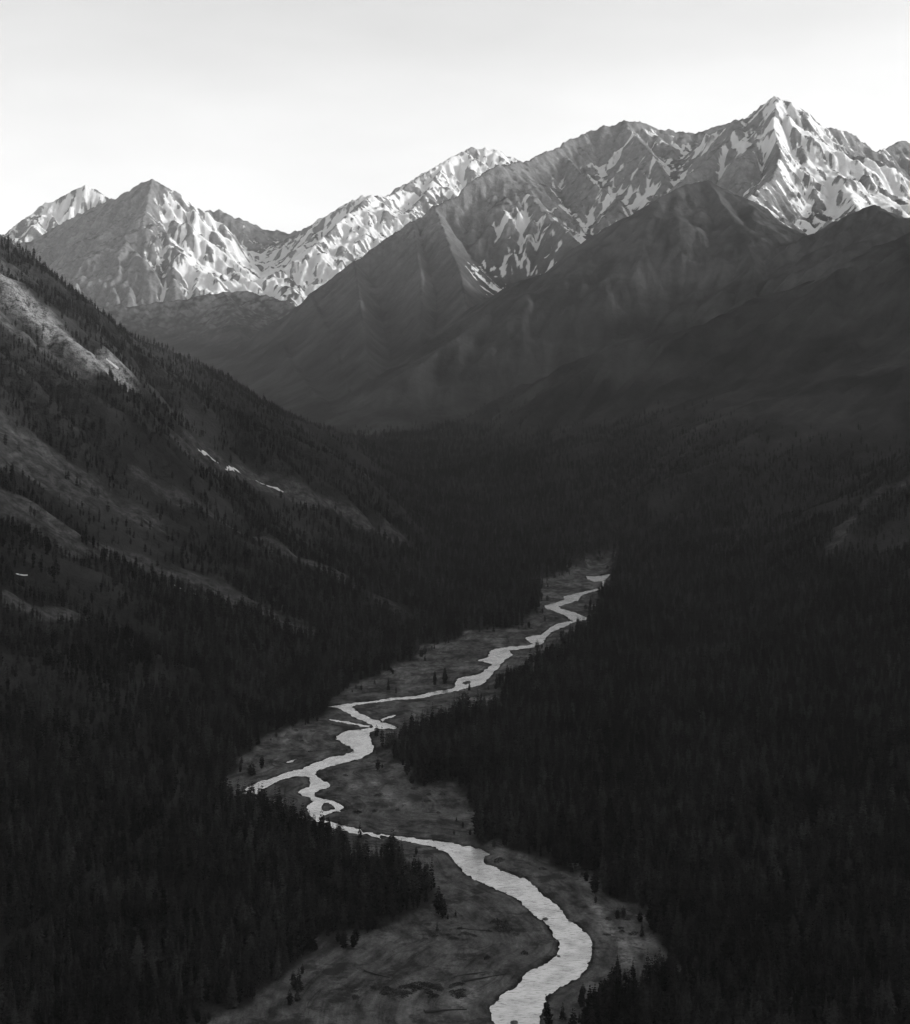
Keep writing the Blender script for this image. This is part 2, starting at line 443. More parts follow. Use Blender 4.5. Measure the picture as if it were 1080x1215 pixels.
def snow_bias(x, y, z):
    b = np.zeros(x.shape, np.float32)
    for X, Y, r, v in SNOW:
        m = (np.abs(x - X) < 2.2 * r) & (np.abs(y - Y) < 2.2 * r)
        if m.any():
            b[m] += v * np.exp(-((x[m] - X) ** 2 + (y[m] - Y) ** 2) / (r * r))
    return np.where(b > .45, .45 + (1 - np.exp(-(b - .45) / .30)) * .30, b)

# fall-line streaks: random values smeared down the slope, as snow and scree lie
LC = 7.0
LX0, LY0, LNX, LNY = -3500.0, 1500.0, 1000, 1520
lx, ly = np.meshgrid(LX0 + LC * np.arange(LNX), LY0 + LC * np.arange(LNY))
lz = height(lx.ravel(), ly.ravel()).reshape(LNY, LNX)
lzs = lz.copy()
for _ in range(6):
    lzs[1:-1, 1:-1] = (lzs[1:-1, 1:-1] * 4 + lzs[:-2, 1:-1] + lzs[2:, 1:-1] + lzs[1:-1, :-2] + lzs[1:-1, 2:]) / 8
LGY, LGX = np.gradient(lzs, LC)
lm = np.hypot(LGX, LGY) + .02
LGX /= lm; LGY /= lm
def lic(steps, sd_, coarse=1):
    rg = np.random.default_rng(sd_)
    wn = rg.standard_normal((LNY, LNX)).astype(np.float32)
    for _ in range(coarse):
        wn[1:-1, 1:-1] = (wn[1:-1, 1:-1] * 2 + wn[:-2, 1:-1] + wn[2:, 1:-1] + wn[1:-1, :-2] + wn[1:-1, 2:]) / 6
    out = wn.copy()
    base_j, base_i = np.meshgrid(np.arange(LNY), np.arange(LNX), indexing='ij')
    for sg in (1, -1):
        u = base_i.astype(np.float32); v = base_j.astype(np.float32)
        for k in range(steps):
            iu = np.clip(np.rint(u), 0, LNX - 1).astype(np.int32); iv = np.clip(np.rint(v), 0, LNY - 1).astype(np.int32)
            u += sg * LGX[iv, iu]; v += sg * LGY[iv, iu]
            iu = np.clip(np.rint(u), 0, LNX - 1).astype(np.int32); iv = np.clip(np.rint(v), 0, LNY - 1).astype(np.int32)
            out += wn[iv, iu]
    out = out - out.mean()
    return out / out.std()
L1_ = lic(9, 1, 1); L2_ = lic(22, 2, 6)
def lsample(A, x, y):
    u = np.clip((x - LX0) / LC, 0, LNX - 1.001); v = np.clip((y - LY0) / LC, 0, LNY - 1.001)
    i = u.astype(int); j = v.astype(int); a = u - i; b = v - j
    r = (A[j, i] * (1 - a) + A[j, i + 1] * a) * (1 - b) + (A[j + 1, i] * (1 - a) + A[j + 1, i + 1] * a) * b
    inb = (x > LX0) & (x < LX0 + LC * (LNX - 1)) & (y > LY0) & (y < LY0 + LC * (LNY - 1))
    return np.where(inb, r, 0)

# ------------------------------------------------------------------ terrain mesh, finer where the picture needs it
UD = 0.335
ud = np.linspace(-UD, UD, 740)
tout = (np.linspace(0, 1, 34)[1:]) ** 1.35
rows = list(np.linspace(-850, 380, 10))
Yv = 430.0
while Yv < 4300:
    rows.append(Yv); Yv += max(2.6, Yv * 0.0036) if Yv > 700 else 12
while Yv < 10300:
    rows.append(Yv); Yv += 9.5
while Yv < 13000:
    rows.append(Yv); Yv += 22
rows = np.array(rows)
XE = 5500.0
wrow = np.maximum(rows, 700.0)
xin = wrow[:, None] * ud[None, :]
xr = xin[:, -1:] + (XE - xin[:, -1:]) * tout[None, :]
xl = xin[:, :1] + (-XE - xin[:, :1]) * tout[::-1][None, :]
VX = np.concatenate([xl, xin, xr], axis=1)
NR, NC = VX.shape
VY = np.repeat(rows[:, None], NC, axis=1)
vx, vy = VX.ravel().astype(np.float32), VY.ravel().astype(np.float32)
vz, own, dlt, rsd, bsd = height(vx, vy, True)
st1 = lsample(L1_, vx, vy); st2 = lsample(L2_, vx, vy)
smooth_low = np.where((own == KINDS.index('massif')) | (own == KINDS.index('spur')), .2 + .8 * sstep(700, 900, vz), 1.0)
vz = vz + sstep(20, 120, dlt) * (1.5 * st1 + 3.6 * st2 * smooth_low) * (.25 + .75 * sstep(4500, 5600, vy))
Z2 = vz.reshape(NR, NC)

# slopes from the grid itself
gX = np.gradient(Z2, axis=1) / np.gradient(VX, axis=1)
gYr = np.gradient(Z2, axis=0) / np.gradient(VY, axis=0)
dxdy = np.gradient(VX, axis=0) / np.gradient(VY, axis=0)
gY = gYr - gX * dxdy
slope = np.hypot(gX, gY).ravel()
sb = snow_bias(vx, vy, vz)
fl = bil(FLOW, vx, vy)
dl = bil(DELTA, vx, vy)
aspect = (gX.ravel() * -0.8 - gY.ravel() * -0.0)       # positive where the ground faces the sun side
snow = sb * 1.0 + 0.16 * np.clip(-dl / 12, -1, 1.4) + 0.10 * (fl - 2.0) \
    + 0.10 * fbm(vx / 130, vy / 130, 4, 120) + 0.22 * fbm(vx / 30, vy / 30, 3, 125) + 0.30 * st1 - 0.07 * st2 - .15 * (ridged(vx / 95, vy / 95, 3, 50) - .95) - 0.14 * np.clip(slope - 0.75, -.3, 1.2) - 0.50
snow = np.where(sb < 0.06, -1, snow)
attr_snow = sstep(-0.16, 0.20, snow)

# treeless strips on the slopes (avalanche tracks, meadows) - world polylines found where the sight line meets the slope
def drop(px, py, y0=700.0, y1=9000.0):
    """first ground point along the sight line px, py"""
    Ys = np.arange(y0, y1, 6.0)
    Xs = (px - CX) / F0 * Ys
    Zs = ZC + (HOR - py) / F0 * Ys
    hz = height(Xs, Ys)
    k = np.argmax(hz > Zs)
    if not (hz > Zs).any():
        return None
    return (float(Xs[k]), float(Ys[k]), float(hz[k]))
_dropcache = {}
def track(pts):
    out = []
    for p in pts:
        d = drop(*p)
        if d: out.append(d)
    return out
STRIPS = [
 (track([(-20,500),(30,528),(70,556),(120,590),(165,612)]), 40, .9),
 (track([(-20,530),(40,560),(90,590)]), 36, .8),
 (track([(-20,572),(40,606),(74,625),(122,651),(167,670),(237,695),(296,721),(352,747)]), 27, 1.),
 (track([(0,600),(60,634),(110,660)]), 20, .7),
 (track([(160,565),(237,603),(333,655),(400,680),(425,690)]), 17, .8),
 (track([(225,537),(290,562),(350,588),(405,608),(440,624),(468,636)]), 22, 1.),
 (track([(228,534),(260,550),(290,566),(320,579),(355,593)]), 32, 1.),
 (track([(500,690),(535,688),(560,690)]), 10, .8),
 (track([(372,671),(400,684),(424,697),(472,727)]), 22, .9),
 (track([(20,715),(60,728),(105,735)]), 12, .8),
 (track([(1080,572),(1030,598),(1000,622),(985,655)]), 16, .7),
 (track([(1080,632),(1058,655)]), 14, .6),
]
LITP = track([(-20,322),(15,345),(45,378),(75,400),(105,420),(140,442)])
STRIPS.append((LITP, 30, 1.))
STRIPS.append((track([(-20,365),(25,395),(60,415),(95,432)]), 26, 1.))
def clearing(x, y):
    g = np.zeros(x.shape, np.float32)
    n = fbm(x / 45, y / 45, 3, 140)
    for pl, r, v in STRIPS:
        if len(pl) < 2: continue
        xs = [p[0] for p in pl]; ys = [p[1] for p in pl]
        m = (x > min(xs) - 120) & (x < max(xs) + 120) & (y > min(ys) - 160) & (y < max(ys) + 160)
        if m.any():
            d = pdist(x[m], y[m], pl, False)
            g[m] = np.maximum(g[m], v * (1 - sstep(r * .45, r * 1.1, d + 12 * n[m])))
    return g
clr = clearing(vx, vy)
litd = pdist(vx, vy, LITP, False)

# faces split by owner -------------------------------------------------
ii = np.arange(NR * NC).reshape(NR, NC)
quads = np.stack([ii[:-1, :-1], ii[:-1, 1:], ii[1:, 1:], ii[1:, :-1]], axis=-1).reshape(-1, 4)
fo = own[quads]
fown = np.sort(fo, axis=1)[:, 1]

def new_mat(name):
    m = bpy.data.materials.new(name)
    m.use_nodes = True
    m.node_tree.nodes.clear()
    return m
def ramp(t, stops, interp='LINEAR'):
    n = t.nodes.new('ShaderNodeValToRGB')
    n.color_ramp.interpolation = interp
    els = n.color_ramp.elements
    while len(els) < len(stops): els.new(0.5)
    for e_, (p, v) in zip(els, stops):
        e_.position = p
        e_.color = (v, v, v, 1)
    return n
def noise(t, vec, scale, detail=4, rough=.55):
    n = t.nodes.new('ShaderNodeTexNoise')
    n.inputs['Scale'].default_value = scale
    n.inputs['Detail'].default_value = detail
    n.inputs['Roughness'].default_value = rough
    t.links.new(vec, n.inputs['Vector'])
    return n
def mixc(t, fac, a, b):
    n = t.nodes.new('ShaderNodeMix'); n.data_type = 'FLOAT'
    t.links.new(fac, n.inputs[0])
    for v, s in ((a, n.inputs[2]), (b, n.inputs[3])):
        if isinstance(v, (int, float)): s.default_value = v
        else: t.links.new(v, s)
    return n.outputs[0]
def mth(t, op, a, b=None, clamp=False):
    n = t.nodes.new('ShaderNodeMath'); n.operation = op; n.use_clamp = clamp
    for v, s in ((a, n.inputs[0]), (b, n.inputs[1])):
        if v is None: continue
        if isinstance(v, (int, float)): s.default_value = v
        else: t.links.new(v, s)
    return n.outputs[0]

def terrain_material():
    m = new_mat('mountain_ground'); t = m.node_tree
    geo = t.nodes.new('ShaderNodeNewGeometry'); pos = geo.outputs['Position']
    def att(nm):
        a = t.nodes.new('ShaderNodeAttribute'); a.attribute_name = nm
        return a.outputs['Fac']
    asnow, abar, aclr, afor, arock, ards = att('snow'), att('bar'), att('clearing'), att('forest'), att('rock'), att('river_distance')
    n1 = noise(t, pos, 0.006, 6); n2 = noise(t, pos, 0.035, 7, .68); n3 = noise(t, pos, 0.35, 4, .65)
    # tundra and scree
    tun = ramp(t, [(0.35, .022), (0.5, .038), (0.65, .06)]); t.links.new(n1.outputs[0], tun.inputs[0])
    scr = ramp(t, [(0.3, .10), (0.5, .17), (0.72, .27)]); t.links.new(n2.outputs[0], scr.inputs[0])
    col = mixc(t, arock, tun.outputs[0], scr.outputs[0])
    # forest ground
    fg = ramp(t, [(0.35, .018), (0.65, .040)]); t.links.new(n2.outputs[0], fg.inputs[0])
    col = mixc(t, afor, col, fg.outputs[0])
    # pale dry grass in the clearings
    gg = ramp(t, [(0.36, .028), (0.5, .065), (0.66, .125)]); n8 = noise(t, pos, .09, 6, .7); t.links.new(n8.outputs[0], gg.inputs[0])
    col = mixc(t, aclr, col, gg.outputs[0])
    # gravel bars: streaked along the flow
    mp1 = t.nodes.new('ShaderNodeMapping'); mp1.inputs['Scale'].default_value = (0.05, 0.022, 0.05); mp1.inputs['Rotation'].default_value = (0, 0, R(12))
    t.links.new(pos, mp1.inputs[0])
    n4 = noise(t, mp1.outputs[0], 1.6, 7, .65)
    gv = ramp(t, [(0.30, .035), (0.45, .09), (0.55, .13), (0.75, .23)]); t.links.new(n4.outputs[0], gv.inputs[0])
    cx = t.nodes.new('ShaderNodeCombineXYZ'); sx = t.nodes.new('ShaderNodeSeparateXYZ'); t.links.new(pos, sx.inputs[0])
    t.links.new(mth(t, 'MULTIPLY', ards, .12), cx.inputs[0]); t.links.new(mth(t, 'MULTIPLY', sx.outputs[1], .012), cx.inputs[1]); t.links.new(mth(t, 'MULTIPLY', sx.outputs[0], .022), cx.inputs[2])
    n6 = noise(t, cx.outputs[0], 1.3, 6, .6); n6.inputs['Distortion'].default_value = 1.6
    scroll = ramp(t, [(0.34, .55), (0.44, .9), (0.55, 1.1), (0.7, 1.35)]); t.links.new(n6.outputs[0], scroll.inputs[0])
    n7 = noise(t, pos, .045, 6, .68)
    veg = ramp(t, [(0.52, 0.0), (0.60, .8)]); t.links.new(n7.outputs[0], veg.inputs[0])
    n5 = noise(t, pos, 0.9, 3, .7)
    gsp = ramp(t, [(0.3, .75), (0.7, 1.2)]); t.links.new(n5.outputs[0], gsp.inputs[0])
    gvc = mth(t, 'MULTIPLY', gv.outputs[0], gsp.outputs[0])
    gvc = mth(t, 'MULTIPLY', gvc, scroll.outputs[0])
    gvc = mixc(t, veg.outputs[0], gvc, .035)
    col = mixc(t, abar, col, gvc)
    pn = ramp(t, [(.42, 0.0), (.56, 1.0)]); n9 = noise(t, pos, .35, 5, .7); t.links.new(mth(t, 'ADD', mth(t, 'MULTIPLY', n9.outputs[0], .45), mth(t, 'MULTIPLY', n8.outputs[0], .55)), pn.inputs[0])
    col = mixc(t, mth(t, 'MULTIPLY', att('pale'), pn.outputs[0]), col, .34)  # pale gravel spots, plus the painted sun patch on the left slope
    wet = t.nodes.new('ShaderNodeMapRange'); wet.inputs[1].default_value = .3; wet.inputs[2].default_value = 3.2; wet.inputs[3].default_value = .35; wet.inputs[4].default_value = 1.0
    t.links.new(mth(t, 'ADD', ards, mth(t, 'MULTIPLY', mth(t, 'SUBTRACT', n9.outputs[0], .5), 5.0)), wet.inputs[0])
    col = mth(t, 'MULTIPLY', col, wet.outputs[0])
    skr = t.nodes.new('ShaderNodeMapRange'); skr.inputs[3].default_value = .6; skr.inputs[4].default_value = 1.4; t.links.new(att('streak'), skr.inputs[0])
    col = mth(t, 'MULTIPLY', col, skr.outputs[0])
    # snow with ragged edges
    sn = mth(t, 'ADD', asnow, mth(t, 'MULTIPLY', mth(t, 'SUBTRACT', n2.outputs[0], .5), .9))
    sm = t.nodes.new('ShaderNodeMapRange'); sm.inputs[1].default_value = .30; sm.inputs[2].default_value = .76
    t.links.new(sn, sm.inputs[0])
    colf = mixc(t, sm.outputs[0], col, .72)
    b = t.nodes.new('ShaderNodeBsdfDiffuse')
    t.links.new(colf, b.inputs['Color'])
    bump = t.nodes.new('ShaderNodeBump'); bump.inputs['Strength'].default_value = .9; bump.inputs['Distance'].default_value = 9.0
    hsum = mth(t, 'ADD', n2.outputs[0], mth(t, 'MULTIPLY', n3.outputs[0], .12))
    t.links.new(hsum, bump.inputs['Height'])
    t.links.new(bump.outputs[0], b.inputs['Normal'])
    o = t.nodes.new('ShaderNodeOutputMaterial')
    t.links.new(b.outputs[0], o.inputs[0])
    return m
M_TER = terrain_material()

forest_lim = 430 + 60 * fbm(vx / 400, vy / 400, 2, 150)
def forest_density(x, y, z, dltv, clrv, bs, sl):
    """0..1 tree cover"""
    tl = 175 + 40 * fbm(x / 350, y / 350, 3, 150) + 370 * sstep(-60, 60, -x - 0.02 * y) * (1 - sstep(3300, 3700, y))
    d = 1 - sstep(-60, 60, z - tl)
    d = d * (1 - sstep(4150, 4500, y))
    patch = fbm(x / 170, y / 170, 3, 160)
    onsl = sstep(20, 90, dltv)
    d = d * (1 - onsl * 0.75 * sstep(0.0, 0.5, patch))
    d = d * (1 - sstep(.15, .6, clrv))
    d = np.where(bs > -3, np.where(bs < 16, .16 * (fbm(x / 25, y / 40, 2, 260) > -.1), 0), d)
    return d
dens_v = forest_density(vx, vy, vz, dlt, clr, bsd, slope)
rockv = sstep(0.45, 0.95, slope + 0.25 * fbm(vx / 70, vy / 70, 3, 170) + .1 * st1) * sstep(350, 650, vz)
rockv = rockv * np.where(own == KINDS.index('spur'), .2, np.where(own == KINDS.index('massif'), .3 + .7 * sstep(700, 950, vz), np.where(own == KINDS.index('right_hill'), .2, 1.0)))
pale = .9 * (1 - sstep(8, 34, litd))  # sunlit band on the left slope: its brightness put into the ground colour
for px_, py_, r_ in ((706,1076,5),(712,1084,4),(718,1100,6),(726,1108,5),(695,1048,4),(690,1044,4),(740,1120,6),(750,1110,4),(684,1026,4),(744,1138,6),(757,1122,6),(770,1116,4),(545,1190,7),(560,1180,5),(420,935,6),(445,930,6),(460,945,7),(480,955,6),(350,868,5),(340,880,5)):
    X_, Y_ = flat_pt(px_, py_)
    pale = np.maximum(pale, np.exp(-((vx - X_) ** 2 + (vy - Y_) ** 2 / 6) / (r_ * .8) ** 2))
barv = sstep(-6, 6, bsd) * (dlt < 30)

names = {
 'floor': ('valley_floor', 'flat dark valley floor with grey gravel bars beside the winding river'),
 'far': ('snowy_mountain', 'far snow streaked peaks and bowl at the head of the valley on the left'),
 'foothill': ('foothill', 'low dark rounded hill in front of the far snowy peaks'),
 'massif': ('mountain', 'long grey rocky mountain face with snow streaks in the middle'),
 'peak': ('pointed_mountain', 'tall pointed snow covered peak on the right skyline'),
 'spur': ('mountain_spur', 'bare dark pyramid shaped spur in front of the snowy peak'),
 'right_hill': ('forested_hillside', 'dark hillside descending from the right with faint rocky ribs'),
 'left_hill': ('steep_hillside', 'steep wooded hillside on the left with pale grassy tracks'),
}
co = np.stack([vx, vy, vz], axis=1)
def build_ground(kind):
    ki = KINDS.index(kind)
    q = quads[fown == ki]
    if len(q) == 0: return None
    used, inv = np.unique(q.ravel(), return_inverse=True)
    me = bpy.data.meshes.new(names[kind][0])
    me.vertices.add(len(used)); me.vertices.foreach_set('co', co[used].ravel())
    me.loops.add(q.size); me.loops.foreach_set('vertex_index', inv.astype(np.int32))
    me.polygons.add(len(q))
    me.polygons.foreach_set('loop_start', np.arange(0, q.size, 4, dtype=np.int32))
    me.polygons.foreach_set('loop_total', np.full(len(q), 4, np.int32))
    me.update(calc_edges=True)
    me.polygons.foreach_set('use_smooth', np.ones(len(q), bool))
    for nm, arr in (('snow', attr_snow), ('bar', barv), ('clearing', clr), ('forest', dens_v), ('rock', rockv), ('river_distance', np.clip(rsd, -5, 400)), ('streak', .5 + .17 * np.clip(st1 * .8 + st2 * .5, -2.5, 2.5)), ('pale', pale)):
        a = me.attributes.new(nm, 'FLOAT', 'POINT'); a.data.foreach_set('value', arr[used].astype(np.float32))
    me.materials.append(M_TER)
    ob = bpy.data.objects.new(names[kind][0], me); COL.objects.link(ob)
    ob['kind'] = 'structure'; ob['label'] = names[kind][1]; ob['category'] = 'valley floor' if kind == 'floor' else ('mountain' if kind in ('far', 'massif', 'peak', 'spur') else 'hill')
    return ob
for k_ in KINDS: build_ground(k_)

# ------------------------------------------------------------------ river
def water_material():
    m = new_mat('river_water'); t = m.node_tree
    geo = t.nodes.new('ShaderNodeNewGeometry')
    mp1 = t.nodes.new('ShaderNodeMapping'); mp1.inputs['Scale'].default_value = (0.22, 0.75, .3); mp1.inputs['Rotation'].default_value = (0, 0, R(-14))
    t.links.new(geo.outputs['Position'], mp1.inputs[0])
    n1 = noise(t, mp1.outputs[0], 1.0, 5, .65)
    n2 = noise(t, geo.outputs['Position'], .05, 4, .6)
    b = t.nodes.new('ShaderNodeBsdfPrincipled')
    c = ramp(t, [(0.34, .45), (0.46, .9), (0.60, .98)]); t.links.new(n1.outputs[0], c.inputs[0])
    gl = ramp(t, [(.38, .72), (.55, 1.0)]); t.links.new(n2.outputs[0], gl.inputs[0])
    t.links.new(mth(t, 'MULTIPLY', c.outputs[0], gl.outputs[0]), b.inputs['Base Color'])
    b.inputs['Roughness'].default_value = .2; b.inputs['Metallic'].default_value = .62
    b.inputs['IOR'].default_value = 1.45
    bump = t.nodes.new('ShaderNodeBump'); bump.inputs['Strength'].default_value = .8; bump.inputs['Distance'].default_value = .3
    t.links.new(n1.outputs[0], bump.inputs['Height']); t.links.new(bump.outputs[0], b.inputs['Normal'])
    o = t.nodes.new('ShaderNodeOutputMaterial'); t.links.new(b.outputs[0], o.inputs[0])
    return m
M_WAT = water_material()
bm = bmesh.new()
for pi_, poly in enumerate(RIV):
    rp = rough_poly(poly)
    zz = WATER_Z + 0.006 * pi_
    vs = [bm.verts.new((a, b, zz)) for a, b in rp]
    for tri in geometry.tessellate_polygon([[Vector((a, b, 0)) for a, b in rp]]):
        try: bm.faces.new([vs[k] for k in tri])
        except ValueError: pass
bmesh.ops.recalc_face_normals(bm, faces=bm.faces)
for f_ in bm.faces:
    if f_.normal.z < 0: f_.normal_flip()
me = bpy.data.meshes.new('river'); bm.to_mesh(me); bm.free()
me.materials.append(M_WAT)
river = bpy.data.objects.new('river', me); COL.objects.link(river)
river['kind'] = 'structure'; river['label'] = 'pale winding river running down the dark valley'; river['category'] = 'river'

# ------------------------------------------------------------------ trees
def needle_material():
    m = new_mat('conifer_needles'); t = m.node_tree
    oi = t.nodes.new('ShaderNodeObjectInfo'); geo = t.nodes.new('ShaderNodeNewGeometry')
    n = noise(t, geo.outputs['Position'], .8, 2)
    r = ramp(t, [(0.0, .008), (0.6, .019), (1.0, .040)]); t.links.new(oi.outputs['Random'], r.inputs[0])
    r2 = ramp(t, [(0.3, .7), (0.7, 1.35)]); t.links.new(n.outputs[0], r2.inputs[0])
    nb_ = noise(t, geo.outputs['Position'], .012, 3); r3 = ramp(t, [(0.35, .6), (0.65, 1.5)]); t.links.new(nb_.outputs[0], r3.inputs[0])
    c = mth(t, 'MULTIPLY', mth(t, 'MULTIPLY', r.outputs[0], r2.outputs[0]), r3.outputs[0])
    b = t.nodes.new('ShaderNodeBsdfDiffuse'); t.links.new(c, b.inputs['Color'])
    o = t.nodes.new('ShaderNodeOutputMaterial'); t.links.new(b.outputs[0], o.inputs[0])
    return m
def plain_material(name, lo, hi, scale, rough=.8, bumpd=0.0):
    m = new_mat(name); t = m.node_tree
    geo = t.nodes.new('ShaderNodeNewGeometry')
    n = noise(t, geo.outputs['Position'], scale, 5, .6)
    r = ramp(t, [(0.35, lo), (0.65, hi)]); t.links.new(n.outputs[0], r.inputs[0])
    b = t.nodes.new('ShaderNodeBsdfPrincipled'); t.links.new(r.outputs[0], b.inputs['Base Color'])
    b.inputs['Roughness'].default_value = rough
    if bumpd:
        bp = t.nodes.new('ShaderNodeBump'); bp.inputs['Distance'].default_value = bumpd
        t.links.new(n.outputs[0], bp.inputs['Height']); t.links.new(bp.outputs[0], b.inputs['Normal'])
    o = t.nodes.new('ShaderNodeOutputMaterial'); t.links.new(b.outputs[0], o.inputs[0])
    return m
M_NEE = needle_material()
M_BARK = plain_material('bark', .05, .10, 3.0)
M_SHRUB = plain_material('shrub_twigs', .02, .05, 2.0)
M_WOOD = plain_material('weathered_wood', .05, .10, 2.0)
M_DARKWOOD = plain_material('wet_wood', .015, .035, 2.0)
M_SNOW = plain_material('old_snow', .70, .85, .6, .6)
M_STONE = plain_material('boulder_stone', .05, .14, 1.5, .9, .1)

def crown_mesh(name, h, rmax, n_whorl, n_br, kind, rg):
    """branch fans of a conifer: every branch a drooping, ragged double blade of needles"""
    vs, fs = [], []
    def tri(a, b, c):
        i = len(vs); vs.extend([a, b, c]); fs.append((i, i + 1, i + 2))
    lean = rg.uniform(-.02, .02)
    for k in range(n_whorl):
        f = (k + rg.uniform(0, .8)) / n_whorl                # 0 bottom .. 1 top
        z = h * (.10 + .90 * f)
        if kind == 'spire': r = rmax * (1 - f) ** .75 * (.85 + .3 * rg.random())
        elif kind == 'broad': r = rmax * math.sin(min(1, (1.04 - f) * 1.25) * math.pi / 2) ** .8 * (.55 + .45 * min(1, f * 3.0)) * rg.uniform(.8, 1.15)
        else: r = rmax * (1 - f ** 1.7) * (.5 + .5 * min(1, f * 2.5)) * rg.uniform(.6, 1.2)
        r = max(r, .22)
        nb = max(3, int(n_br * (.45 + .55 * (1 - f))))
        a0 = rg.uniform(0, 6.28)
        for j in range(nb):
            a = a0 + j * 6.283 / nb + rg.uniform(-.35, .35)
            L = r * rg.uniform(.65, 1.15)
            dz = (-.28 if kind != 'ragged' else -.05) * L * rg.uniform(.5, 1.4) + (.5 * L if f > .85 else 0)
            ca, sa = math.cos(a), math.sin(a)
            wd = (.26 * L + .22) * rg.uniform(.8, 1.2)
            cx0 = lean * z
            p0 = (cx0 + ca * L * .05, sa * L * .05, z + .12 * L)
            pm = (cx0 + ca * L * .6, sa * L * .6, z + dz * .4)
            pl = (pm[0] - sa * wd, pm[1] + ca * wd, pm[2] - .25 * wd - .15)
            pr = (pm[0] + sa * wd, pm[1] - ca * wd, pm[2] - .25 * wd - .15)
            pt = (cx0 + ca * L, sa * L, z + dz)
            tri(p0, pl, pm); tri(p0, pm, pr); tri(pl, pt, pm); tri(pm, pt, pr)
            # hanging needles below the branch
            q = (pm[0] * .85 + cx0 * .15, pm[1] * .85, pm[2] - wd * rg.uniform(.8, 1.6))
            tri(pm, q, p0); tri(pt, pm, q)
            if n_br > 6:
                for s_ in (-1, 1):
                    b = a + s_ * rg.uniform(.25, .5); l2 = L * rg.uniform(.6, .95)
                    t2 = (cx0 + math.cos(b) * l2, math.sin(b) * l2, z + dz * .8 - rg.uniform(0, .3))
                    tri(pm if rg.random() < .5 else p0, t2, (pm[0], pm[1], pm[2] - .3))
    vs2 = np.array(vs, np.float32)
    me = bpy.data.meshes.new(name)
    me.from_pydata([tuple(v) for v in vs2], [], fs)
    me.materials.append(M_NEE); me.update()
    return me
def trunk_mesh(h, r0, name='trunk'):
    bm = bmesh.new()
    rings = []
    for k, (f, s) in enumerate([(-.06, 1.35), (.03, 1.0), (.35, .75), (.7, .42), (.97, .08)]):
        rings.append([bm.verts.new((r0 * s * math.cos(a * math.pi / 3), r0 * s * math.sin(a * math.pi / 3), h * f)) for a in range(6)])
    for a, b in zip(rings[:-1], rings[1:]):
        for i in range(6): bm.faces.new((a[i], a[(i + 1) % 6], b[(i + 1) % 6], b[i]))
    bm.faces.new(rings[-1])
    me = bpy.data.meshes.new(name); bm.to_mesh(me); bm.free(); me.materials.append(M_BARK)
    return me
rt = random.Random(21)
KN = [('spire', 2.4, 26, 9), ('broad', 3.4, 26, 11), ('ragged', 2.9, 24, 10), ('spire', 3.0, 28, 10), ('broad', 2.9, 28, 11), ('ragged', 3.5, 26, 11)]
HT = 18.0
CROWNS = [crown_mesh('crown', HT, r, nw, nb, kd, rt) for kd, r, nw, nb in KN]
TRUNK = trunk_mesh(HT, .26)
# lighter versions for the mass of the forest: crown and trunk in one mesh
proto_col = bpy.data.collections.new('forest_tree_kinds')
def light_tree(i, kd, r, nw, nb):
    me = crown_mesh('forest_tree_%s' % 'abcdef'[i], HT, r, nw, nb, kd, rt)
    bm = bmesh.new(); bm.from_mesh(me)
    for v0, v1 in (((.25, 0), (-.12, .22)), ((-.12, .22), (-.12, -.22)), ((-.12, -.22), (.25, 0))):
        a = bm.verts.new((v0[0], v0[1], -1.5)); b = bm.verts.new((v1[0], v1[1], -1.5)); c = bm.verts.new((0, 0, HT * .8))
        bm.faces.new((a, b, c))
    bm.to_mesh(me); bm.free()
    ob = bpy.data.objects.new('forest_tree', me); proto_col.objects.link(ob)
    return ob
for i, (kd, r, nw, nb) in enumerate([('spire', 2.4, 16, 6), ('broad', 3.5, 16, 7), ('ragged', 3.0, 15, 7), ('broad', 3.0, 17, 7), ('broad', 2.7, 16, 7)]):
    light_tree(i, kd, r, nw, nb)

# tree places: jittered cells, wider apart with distance
tx, ty = [], []
for y0, y1, s in ((440, 1100, 5.2), (1100, 1700, 5.8), (1700, 2500, 6.6), (2500, 3500, 7.8), (3500, 4600, 9.5), (4600, 5800, 13.0)):
    xm = .345 * y1 + 20
    a, b = np.meshgrid(np.arange(-xm, xm, s), np.arange(y0, y1, s))
    a = a.ravel() + rng.uniform(-.48, .48, a.size) * s
    b = b.ravel() + rng.uniform(-.48, .48, b.size) * s
    k = np.abs(a) < .345 * b + 20
    tx.append(a[k]); ty.append(b[k])
tx = np.concatenate(tx).astype(np.float32); ty = np.concatenate(ty).astype(np.float32)
tz, town, tdl, trs, tbs = height(tx, ty, True)
tcl = clearing(tx, ty)
td = forest_density(tx, ty, tz, tdl, tcl, tbs, None)
keep = (rng.random(len(tx)) < td * .93) & (trs > 4.5) & ((tbs > 0) | (rng.random(len(tx)) > .06 + .25 * (fbm(tx / 60, ty / 60, 3, 270) > .35)))
tdl = tdl[keep]
tx, ty, tz, tbs = tx[keep], ty[keep], tz[keep], tbs[keep]
th = HT * (0.86 + .26 * fbm(tx / 80, ty / 80, 3, 200) + rng.normal(0, .17, len(tx))).clip(.35, 1.45)
th *= 1 - .28 * sstep(20, 120, tdl)
th = np.where(tbs > -3, th * rng.uniform(.25, .7, len(th)), th)
trot = rng.uniform(0, 6.283, len(tx))
tkind = rng.integers(0, 6, len(tx))
ppx = CX + tx / ty * F0; pptop = HOR - (tz + th - ZC) / ty * F0; ppbase = HOR - (tz - ZC) / ty * F0
sizepx = th / ty * F0
inf = (ppx > 6) & (ppx < 1074) & (pptop < 1195) & (pptop > 500)
order = np.argsort(-np.where(inf, sizepx, 0))[:285]
single = np.zeros(len(tx), bool); single[order] = True

